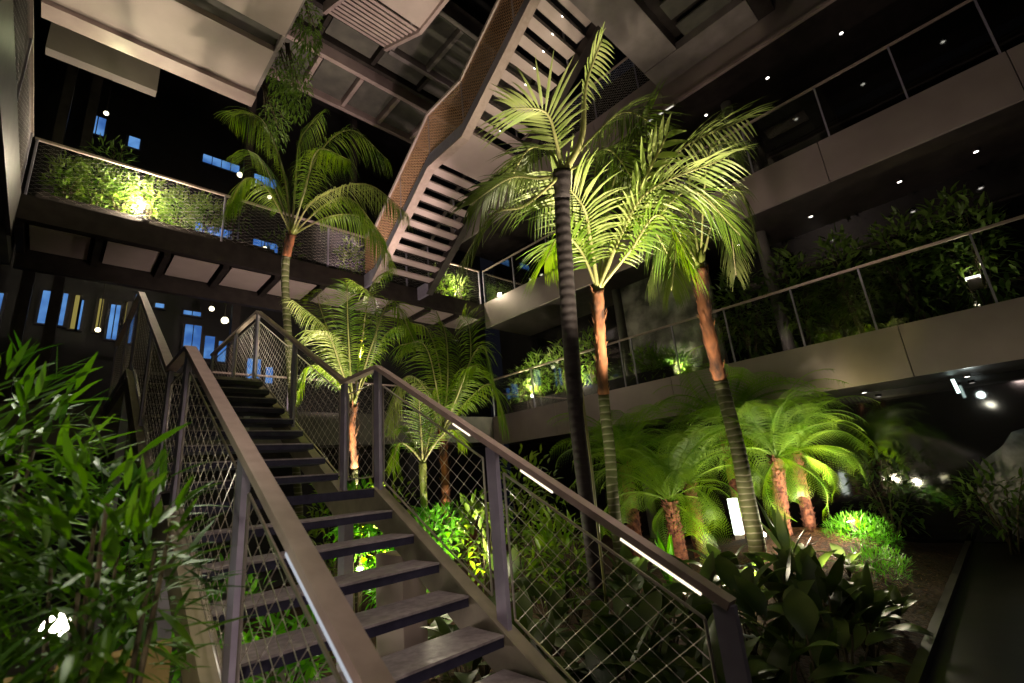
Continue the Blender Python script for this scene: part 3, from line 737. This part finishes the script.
def shrub(name, label, cat, c, rad, nleaf, L, W, m, seed=1, droop=.5, stems=6, base=None, group=None, outward=.7, segs=3, up=.3, fill=.35):
    r = random.Random(seed); c = V(c)
    base = V(base) if base is not None else V((c.x, c.y, ground_z(c.x, c.y)))
    root = thing(name, label, cat, tuple(base), group)
    mb = MB(); sb = MB(); tips = []
    for i in range(stems):
        a = r.uniform(0, 2*PI); q = r.uniform(.2,.8)
        tip = c + V((math.cos(a)*rad[0]*q, math.sin(a)*rad[1]*q, r.uniform(-.2,.7)*rad[2]))
        sb.tube([base+V((r.uniform(-.05,.05), r.uniform(-.05,.05), 0)), base.lerp(tip,.5)+V((0,0,.05)), tip], [.014,.010,.005], 5)
    for i in range(nleaf):
        while True:
            u = V((r.uniform(-1,1), r.uniform(-1,1), r.uniform(-1,1)))
            if fill < u.length < 1: break
        p = c + V((u.x*rad[0], u.y*rad[1], u.z*rad[2]))
        d = u*outward + V((r.uniform(-1,1), r.uniform(-1,1), r.uniform(-.6,1)+up))*.7
        s = r.uniform(.65,1.2)
        mb.leaf(p, d, V((r.uniform(-.3,.3), r.uniform(-.3,.3), 1)), L*s, W*s, droop, segs, .2, .4)
    mb.build('foliage', m, root, True, origin=tuple(base))
    sb.build('stem', stem_m, root, True, origin=tuple(base))
    return root
# level three planter shrubs
def planter(x0, x1, y0, y1, z, h, label):
    return tag(MB().box(x0,x1,y0,y1,z,z+h).build('planter', dark_m), label, 'planter')
planter(-.7, 3.0, 10.05, 10.45, 6.63, .22, 'long dark planter trough on the walkway above the stair')
pl3 = [(-.35,7.35,.32,'leftmost leafy shrub in the upper walkway planter'),(.0,7.4,.36,'second leafy shrub from the left in the upper walkway planter'),
       (.35,7.35,.36,'leafy shrub left of the uplight in the upper planter'),(.8,7.4,.36,'brightest leafy shrub directly above the planter uplight'),
       (1.25,7.35,.36,'leafy shrub just right of the planter uplight'),(1.7,7.4,.4,'darker feathery shrub near the middle post of the upper railing')]
for i, (x, z, r_, lb) in enumerate(pl3):
    shrub('planter_shrub', lb, 'shrub', (x,10.25,z-.02), (.32,.22,.46), 560, .13, .032, planter_m, 10+i, .4, 7, (x,10.25,6.86), fill=.2)
for i, (x, z, lb) in enumerate([(.15,8.1,'loose leafy branch rising above the planter railing at left'),(2.2,7.5,'dim shrub beyond the middle post of the upper railing'),(3.3,7.2,'dark hanging shrub beside the left palm crown')]):
    shrub('planter_shrub', lb, 'shrub', (x,10.5,z), (.42,.25,.45), 200, .16, .03, vine_m, 30+i, .7, 6, (x,10.4,6.7), fill=.1)
for i, (x, lb) in enumerate([(7.6,'bright shrub lit by a lamp at the inner corner of the upper walkway'),(8.3,'shrub in the inner corner behind the upper glass'),(4.9,'dim shrub on the upper walkway behind the left palm crown')]):
    shrub('planter_shrub', lb, 'shrub', (x,10.3,7.2), (.4,.25,.55), 300, .16, .035, planter_m, 40+i, .5, 6, (x,10.3,6.65), fill=.15)
# level two planter on the right side
planter(8.95, 9.4, 4.4, 9.6, 3.29, .25, 'planter trough behind the lower right glass balustrade')
for i, (y, z, h, lb) in enumerate([(9.0,4.0,.55,'bright leafy shrub at the far end of the lower right planter'),(8.3,4.2,.6,'bushy shrub with pale leaves beside the white spotlight'),(7.4,4.2,.7,'tall bright shrub left of the nearly black palm trunk'),(6.5,4.2,.7,'tall shrub seen between the dark and orange palm trunks'),(5.0,3.7,.4,'low shrub lit yellow behind the lower balcony glass'),(4.5,3.6,.3,'small shrub at the near end of the lower right planter')]):
    shrub('balcony_shrub', lb, 'shrub', (9.15,y,z), (.26,.45,h), 460, .2, .04, planter_m, 50+i, .6, 8, (9.15,y,3.5), fill=.15)
# hanging vines from the slab edge
for i, (x, y, z0, z1, lb) in enumerate([(2.25,7.6,9.7,8.6,'leafy vine hanging from the corner of the pale overhead slab'),(2.3,6.6,10.0,8.8,'leafy vine hanging along the slab edge at the top of the picture'),(2.35,7.2,9.2,8.0,'lowest trailing vine tip above the left palm crown'),(2.3,8.2,9.0,7.9,'dark trailing vine behind the left palm crown')]):
    shrub('hanging_vine', lb, 'vine', (x,y,(z0+z1)/2), (.26,.3,(z0-z1)/2+.1), 420, .12, .028, vine_m, 70+i, 1.0, 8, (x-.2,y,z0+.3), up=-.8, fill=0)
# foreground shrubs at left, close to the viewer
fg = [((-.34,1.85,1.40),(.36,.40,.55),'large dark narrow-leaved shrub filling the lower left corner'),
      ((-.14,2.20,1.74),(.30,.35,.42),'narrow-leaved shrub beside the left stair railing with its highest bright tuft'),
      ((.15,1.75,1.38),(.22,.34,.42),'narrow-leaved shrub pushing its leaves through the left wire netting'),
      ((-.15,1.50,1.10),(.30,.30,.30),'lowest narrow-leaved shrub near the bottom left corner')]
for i, (c, rd, lb) in enumerate(fg):
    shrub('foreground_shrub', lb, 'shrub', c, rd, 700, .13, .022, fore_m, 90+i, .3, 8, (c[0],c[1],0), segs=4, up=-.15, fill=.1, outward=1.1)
MBB = MB().box(-1.2,.50,2.75,2.86,.0,1.07)
tag(MBB.build('timber_ledge', solid('timber', (.22,.16,.05), (.34,.26,.09), .6, 0, 5)), 'yellow-brown timber ledge at the bottom left, behind the shrub', 'ledge')
uplight(.12, 2.8, 1.07, 'small added spotlight making white blobs through the foreground shrub', (-.2,-.9,.4))  # added lamp; its lens gives the white blobs between leaves
t = thing('white_patch_block', 'added white glowing block for a bright lit patch low among the tree ferns, left of the leaning palm', 'lamp', (7.4,3.1,.4))  # added glowing block stands in for a lit wall fragment
MB().box(7.35,7.45,3.05,3.15,.3,.55).build('post', paint_m, t)
MB().box(7.345,7.455,3.045,3.155,.55,1.05).build('lens', emit('white_patch_glow', (.9,1,.85), 3), t)
# low bright bush at the bed edge
shrub('feathery_bush', 'low bright green feathery bush at the kerb end of the bed', 'bush', (7.9,1.75,.42), (.5,.42,.34), 3600, .09, .012, bush_m, 120, .3, 8, segs=2, up=.1, fill=.3, outward=.8)
for i, (x, y, lb) in enumerate([(9.7,3.1,'dim shrub added for murky reflections behind the lower balcony glass, nearest the leaning palm'),(9.9,2.2,'dim shrub added for murky reflections behind the lower balcony glass beside the round column'),
        (9.8,1.3,'dim shrub added for murky reflections behind the second pane right of the leaning palm'),(9.9,.5,'dim shrub added for murky reflections left of the small corridor lamp'),(9.8,-.25,'shrub added for murky reflections, lit from below by the small corridor lamp')]):
    shrub('reflection_shrub', lb, 'shrub', (x,y,4.4), (.45,.5,1.0), 620, .2, .06, vine_m, 170+i, .6, 9, (x,y,3.28), up=.1, fill=.1)  # shrubs added to stand in for murky foliage reflections
t = thing('corridor_lamp', 'small pale lamp on the planter ledge behind the lower right glass', 'lamp', (9.25,-.2,3.6))
MB().box(9.2,9.3,-.26,-.12,3.62,3.78).build('lamp_body', paint_m, t); MB().box(9.19,9.31,-.27,-.11,3.78,3.81).build('lens', dot_m, t)
MB().tube([(9.25,-.2,3.27),(9.25,-.2,3.62)], .015, 6).build('post', dark_m, t)
shrub('feathery_bush', 'dim feathery bush right in front of the brightest low bush', 'bush', (7.1,1.5,.25), (.5,.35,.2), 1400, .09, .008, bush_m, 121, .1, 8, segs=2, up=.6, fill=.3)
# plants beneath and beside the stair
under = [((2.65,4.7,.85),(.25,.25,.4),'bright leafy shrub directly right of the landing stringer'),((3.0,4.9,.7),(.35,.3,.6),'leafy shrub below the smallest palm'),
         ((1.2,5.2,.65),(.5,.3,.5),'leafy shrub glimpsed through the open treads below the landing'),((.9,6.3,.9),(.4,.3,.6),'leafy shrub glimpsed behind the upper treads'),
         ((1.4,4.0,.45),(.4,.3,.35),'low leafy shrub beneath the lower flight'),((3.6,6.3,1.0),(.5,.4,.9),'shaded shrub behind the young palm with orange-brown trunk'),
         ((4.6,4.6,.9),(.5,.4,.8),'shaded shrub behind the nearly black palm trunk'),((2.55,5.9,1.1),(.3,.3,.8),'leafy shrub behind the landing posts')]
under += [((3.35,4.85,1.1),(.3,.25,.3),'bright green leafy shrub at the foot of the smallest palm'),((3.9,4.7,1.0),(.4,.35,.5),'leafy shrub right of the young orange-brown trunk'),
          ((4.0,3.6,.8),(.4,.3,.45),'leafy shrub between the black trunk and the railing'),((5.2,5.2,1.2),(.6,.5,.9),'tall shaded shrub far behind the black palm trunk'),
          ((2.5,5.1,1.35),(.25,.25,.35),'lime-green shrub tip just above the landing stringer')]
for i, (c, rd, lb) in enumerate(under):
    shrub('understory_shrub', lb, 'shrub', c, rd, 320, .15, .05, bush_m if i < 5 or i in (8,12) else palm_m, 130+i, .6, 7, fill=.1)

# broad-leaved plants in the bed
def broad_plant(x, y, label, n=11, L=.42, W=.13, h=.35, seed=0, group=None, m=broad_m, el=(.4,1.2)):
    r = random.Random(seed); g = ground_z(x, y)
    root = thing('broadleaf_plant', label, 'plant', (x,y,g), group)
    for i in range(n):
        a = i*2.399+r.uniform(-.4,.4); e = r.uniform(*el)
        d = V((math.cos(a)*math.cos(e), math.sin(a)*math.cos(e), math.sin(e)))
        hh = h*r.uniform(.5,1.15); p0 = V((x,y,g)); p1 = p0 + d*hh*.6+V((0,0,hh*.5))
        mb = MB(); s = r.uniform(.75,1.15)
        mb.leaf(p1, (d+V((0,0,-.25))), V((0,0,1)) if e < 1.3 else V((math.cos(a),math.sin(a),0)), L*s, W*s*2, .9, 7, .22, .42)
        lf = mb.build('leaf', m, root, True, origin=tuple(p0))
        MB().tube([p0, p0.lerp(p1,.5)+V((0,0,.02)), p1+(d*.02)], .006, 5).build('stalk', stem_m, lf, True, origin=tuple(p0))
    return root
bl = [(4.5,1.12),(5.1,1.2),(3.8,1.1),(5.6,1.12),(4.9,1.55),(3.3,1.12),(2.3,2.3),(2.35,3.1),(2.9,2.0),(3.6,2.2),(2.7,1.6),(3.6,1.4),(4.3,1.3),(2.3,1.75),(4.9,2.25),(4.2,2.9),(2.75,3.4),(3.3,3.1),(2.5,2.7),(3.1,2.4),(3.8,2.6),(2.6,1.95),(3.3,1.75),(4.4,2.3),(2.45,1.35),(3.0,1.25),(3.95,1.75),(4.7,1.7),(5.3,2.1),(4.1,3.5),(5.0,2.8),(3.6,4.0),(2.6,3.9),(5.9,1.9),(5.5,1.35),(6.4,1.6),(6.3,2.0)]
OFF = 16
lab = {0:'broad-leaved plant just right of the middle railing post', 5:'broad-leaved plant behind the lower wire net, nearest the stair foot',
       6:'broad-leaved plant with a large pale leaf behind the lower handrail end', 8:'broad-leaved plant right beside the bottom railing post', 9:'broad-leaved plant with long leaves at the bottom centre, right of the bottom post',
       10:'broad-leaved plant with olive leaves near the kerb', 11:'broad-leaved plant at the kerb with a long flat horizontal leaf', 17:'upright dark broad-leaved plant at the base of the leaning palm'}
for i, (x, y) in enumerate(bl):
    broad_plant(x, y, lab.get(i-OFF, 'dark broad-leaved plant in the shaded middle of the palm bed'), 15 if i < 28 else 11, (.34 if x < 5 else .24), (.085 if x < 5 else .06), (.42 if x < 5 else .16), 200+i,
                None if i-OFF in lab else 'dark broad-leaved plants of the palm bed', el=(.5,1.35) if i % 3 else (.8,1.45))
# spear-like dark leaves in front of the mulch
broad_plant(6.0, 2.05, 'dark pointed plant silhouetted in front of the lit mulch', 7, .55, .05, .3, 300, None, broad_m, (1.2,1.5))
broad_plant(5.1, 3.0, 'upright green plant glowing beside the central palm base', 7, .5, .06, .25, 301, None, bush_m, (1.1,1.5))
# mulch litter: chips
mb = MB()
for i in range(3200):
    x = rnd.gauss(7.6,.7); y = rnd.gauss(2.2,.5)
    if y < 1.0: continue
    a = rnd.uniform(0,2*PI)
    mb.leaf((x,y,ground_z(x,y)+.015), (math.cos(a),math.sin(a),rnd.uniform(0,.4)), (0,0,1), rnd.uniform(.05,.14), .03, .3, 1)
o = mb.build('mulch_chips', solid('mulch_chip', (.16,.06,.03), (.5,.24,.13), .8, 0, 5)); o['kind'] = 'stuff'; tag(o, 'reddish brown bark mulch strewn around the tree fern trunks', 'mulch')

# dim things under the lowest right slab
shrub('shaded_shrub', 'dim shrub in the dark right of the tree ferns', 'shrub', (9.3,1.6,.9), (.5,.5,.7), 300, .16, .05, vine_m, 150, .5, 8, fill=.1)
shrub('shaded_shrub', 'dim shrub at the right edge under the lowest slab', 'shrub', (9.7,.4,.7), (.5,.5,.5), 300, .16, .05, vine_m, 151, .5, 8, (9.7,.4,.0), fill=.1)
def boulder():
    mb = MB(); nu, nv = 18, 10
    for j in range(nv+1):
        th = PI*j/nv
        for i in range(nu):
            a = 2*PI*i/nu; r = 1+.12*math.sin(3*a+2*th)+.08*math.cos(5*a-th)
            mb.v.append((10.15+.4*r*math.sin(th)*math.cos(a), -.15+.65*r*math.sin(th)*math.sin(a), .75+.78*math.cos(th)*r))
    for j in range(nv):
        for i in range(nu): mb.f.append((j*nu+i, (j+1)*nu+i, (j+1)*nu+(i+1)%nu, j*nu+(i+1)%nu))
    return mb
tag(boulder().build('boulder', stone_m, smooth=True), 'pale mottled rock at the right edge under the lowest slab', 'rock')
t = thing('tube_lamp', 'thin white tube lamp under the lowest right slab', 'lamp', (10.0,.4,2.5))
MB().tube([(9.95,.42,2.5),(9.95,.40,2.27)], .022, 8).build('tube', tube_m, t)
MB().tube([(9.95,.42,2.53),(9.95,.42,2.49)], .03, 8).build('cap', dark_m, t)

# garden spot lamps
# ================================================================== LIGHTS
def spot(loc, target, e, ang, col=(1,.9,.72), size=.05, blend=.5):
    d = bpy.data.lights.new('spot', 'SPOT'); d.energy = e; d.spot_size = math.radians(ang); d.spot_blend = blend
    d.color = col; d.shadow_soft_size = size
    o = bpy.data.objects.new('spot_light', d); COL.objects.link(o); o.location = loc
    o.rotation_euler = (V(target)-V(loc)).to_track_quat('-Z', 'Y').to_euler(); return o
def point(loc, e, col=(1,.9,.72), size=.06):
    d = bpy.data.lights.new('point', 'POINT'); d.energy = e; d.color = col; d.shadow_soft_size = size
    o = bpy.data.objects.new('point_light', d); COL.objects.link(o); o.location = loc; return o
WARM = (1,.86,.62); YG = (.95,1,.55); PINK = (1,.76,.68)
# tree-fern lights
uplight(6.9, 2.6, .45, 'white garden spotlight among the tree fern trunks, facing the viewer', (-.5,-.4,1))
point((6.6,2.2,.8), 26, WARM)
uplight(7.75, 1.75, .5, 'small garden spotlight at the foot of the brightest tree fern', (0,.2,1))
point((7.6,1.7,.75), 45, WARM)
point((5.3,2.6,.7), 24, WARM)
spot((5.0,2.0,.5),(6.4,2.9,1.8), 300, 80, WARM)
spot((6.3,1.3,.4),(7.6,2.5,1.5), 380, 70, WARM)
# central palm crowns
uplight(4.3, 2.35, .2, 'garden spotlight at the foot of the central palm', (0,.2,1))
spot((4.3,1.95,1.25),(4.1,2.3,4.2), 1500, 56, WARM)
spot((4.9,2.5,1.1),(5.4,2.1,3.8), 320, 34, WARM)
spot((3.2,1.9,1.2),(3.1,2.1,4.8), 560, 36, WARM)
spot((4.0,2.5,.3),(4.4,3.0,1.8), 60, 40, YG)
# left palms
spot((3.3,6.0,.6),(2.3,6.8,5.6), 1800, 46, WARM)
spot((2.7,4.6,.4),(2.9,5.8,3.4), 420, 60, WARM)
spot((3.5,4.2,.3),(3.8,5.2,2.8), 280, 65, WARM)
point((2.9,4.4,.9), 30, WARM)
point((1.2,4.6,.4), 13, WARM)
point((3.3,4.3,1.0), 16, WARM)
point((2.45,4.9,.9), 14, WARM)
# planters
uplight(.68, 10.0, 6.85, 'small black planter uplight with a bright lens among the upper shrubs', (-.2,.4,1))
point((.62,9.95,7.15), 190, WARM)
point((8.0,10.0,7.2), 60, WARM)
uplight(9.05, 8.45, 3.5, 'dazzling white spotlight in the lower right planter', (-1,-.6,.1))
point((8.92,8.4,3.85), 240, WARM)
point((8.95,6.9,3.7), 110, WARM)
point((9.35,5.0,3.45), 22, YG)
spot((9.0,4.2,3.4),(9.7,4.9,4.0), 120, 100, YG)
point((9.3,-.2,3.95), 5, WARM)
point((9.3,2.4,3.6), 3, PINK)
point((9.4,.4,6.9), 2, PINK)
# fascias and undersides
spot((7.6,2.2,.8),(8.8,1.4,2.9), 360, 34, (1,.85,.35))
spot((7.2,8.0,3.2),(8.8,9.0,6.2), 150, 50, YG)
spot((4.5,5.0,3.0),(5.6,6.6,8.2), 380, 70, PINK)
spot((3.0,6.0,3.4),(1.2,6.4,9.1), 290, 56, PINK)
spot((4.0,7.0,3.4),(4.2,9.3,12.6), 760, 50, PINK)
spot((5.5,2.0,3.0),(8.8,.8,6.3), 150, 60, PINK)
spot((6.0,3.0,3.0),(8.8,3.5,9.6), 80, 45, PINK)
# walkway soffits
spot((4,8.0,3.4),(4.2,10.4,5.9), 230, 110, PINK)
# around the stair, mostly fill lamps added without fixtures
point((.3,-.6,3.2), 14, PINK, .15)
spot((-.2,-.5,2.6),(.8,2.2,1.6), 42, 45, PINK, .08)
spot((-1.6,.9,2.6),(-.1,1.95,1.6), 42, 45, (.95,1,.7), .03)
spot((.35,3.2,3.0),(0,1.95,1.7), 100, 40, (.95,1,.7), .03)
spot((1.3,1.0,5.5),(1.3,3.4,1.4), 170, 46, PINK, .1)
spot((.05,.75,.45),(.6,1.5,1.05), 26, 75, PINK, .03)
point((1.3,3.1,.6), 2.5, PINK)
spot((3.4,.6,3.4),(1.95,1.9,1.6), 60, 40, PINK, .05)
point((3.0,.2,2.4), 5, (1,.95,.75), .1)
spot((4.5,6.5,5.0),(1.4,5.2,2.4), 30, 50, PINK, .1)
spot((.2,2.3,1.7),(.2,2.8,1.0), 8, 90, (1,.9,.5))
spot((4.9,1.3,.4),(5.55,2.2,2.9), 300, 26, WARM)
point((0,9.0,8.8), 14, YG)
spot((6.9,1.6,.5),(7.0,3.2,1.8), 120, 90, WARM)
point((9.6,.2,2.3), 2.5, (.85,1,.95))


w = bpy.data.worlds.new('night'); S.world = w; w.use_nodes = True
w.node_tree.nodes['Background'].inputs[0].default_value = (.35,.38,.55,1)
w.node_tree.nodes['Background'].inputs[1].default_value = .01

# ================================================================== CAMERA
F = 471.04; PITCH, ROLL, YAW = .2800, -.0910, .7862
cam = bpy.data.cameras.new('camera'); co = bpy.data.objects.new('camera', cam); COL.objects.link(co)
cam.sensor_width = 36; cam.lens = F*36/1024; cam.clip_start = .05
cy, sy, cp, sp = math.cos(YAW), math.sin(YAW), math.cos(PITCH), math.sin(PITCH)
fwd = V((sy*cp, cy*cp, sp)); right = V((cy, -sy, 0)); up = right.cross(fwd)
r2 = right*math.cos(ROLL)+up*math.sin(ROLL); u2 = -right*math.sin(ROLL)+up*math.cos(ROLL)
co.matrix_world = Matrix(((r2.x,u2.x,-fwd.x,0),(r2.y,u2.y,-fwd.y,0),(r2.z,u2.z,-fwd.z,1.63),(0,0,0,1)))
cam.dof.use_dof = True; cam.dof.focus_distance = 5.0; cam.dof.aperture_fstop = 2.4
S.camera = co
S.view_settings.view_transform = 'Standard'; S.view_settings.look = 'None'
S.view_settings.gamma = 1; S.view_settings.use_curve_mapping = False
S.view_settings.exposure = 0
S.cycles.use_denoising = True
S.cycles.max_bounces = 6; S.cycles.sample_clamp_indirect = 4; S.cycles.caustics_reflective = False; S.cycles.caustics_refractive = False
S.cycles.transparent_max_bounces = 16
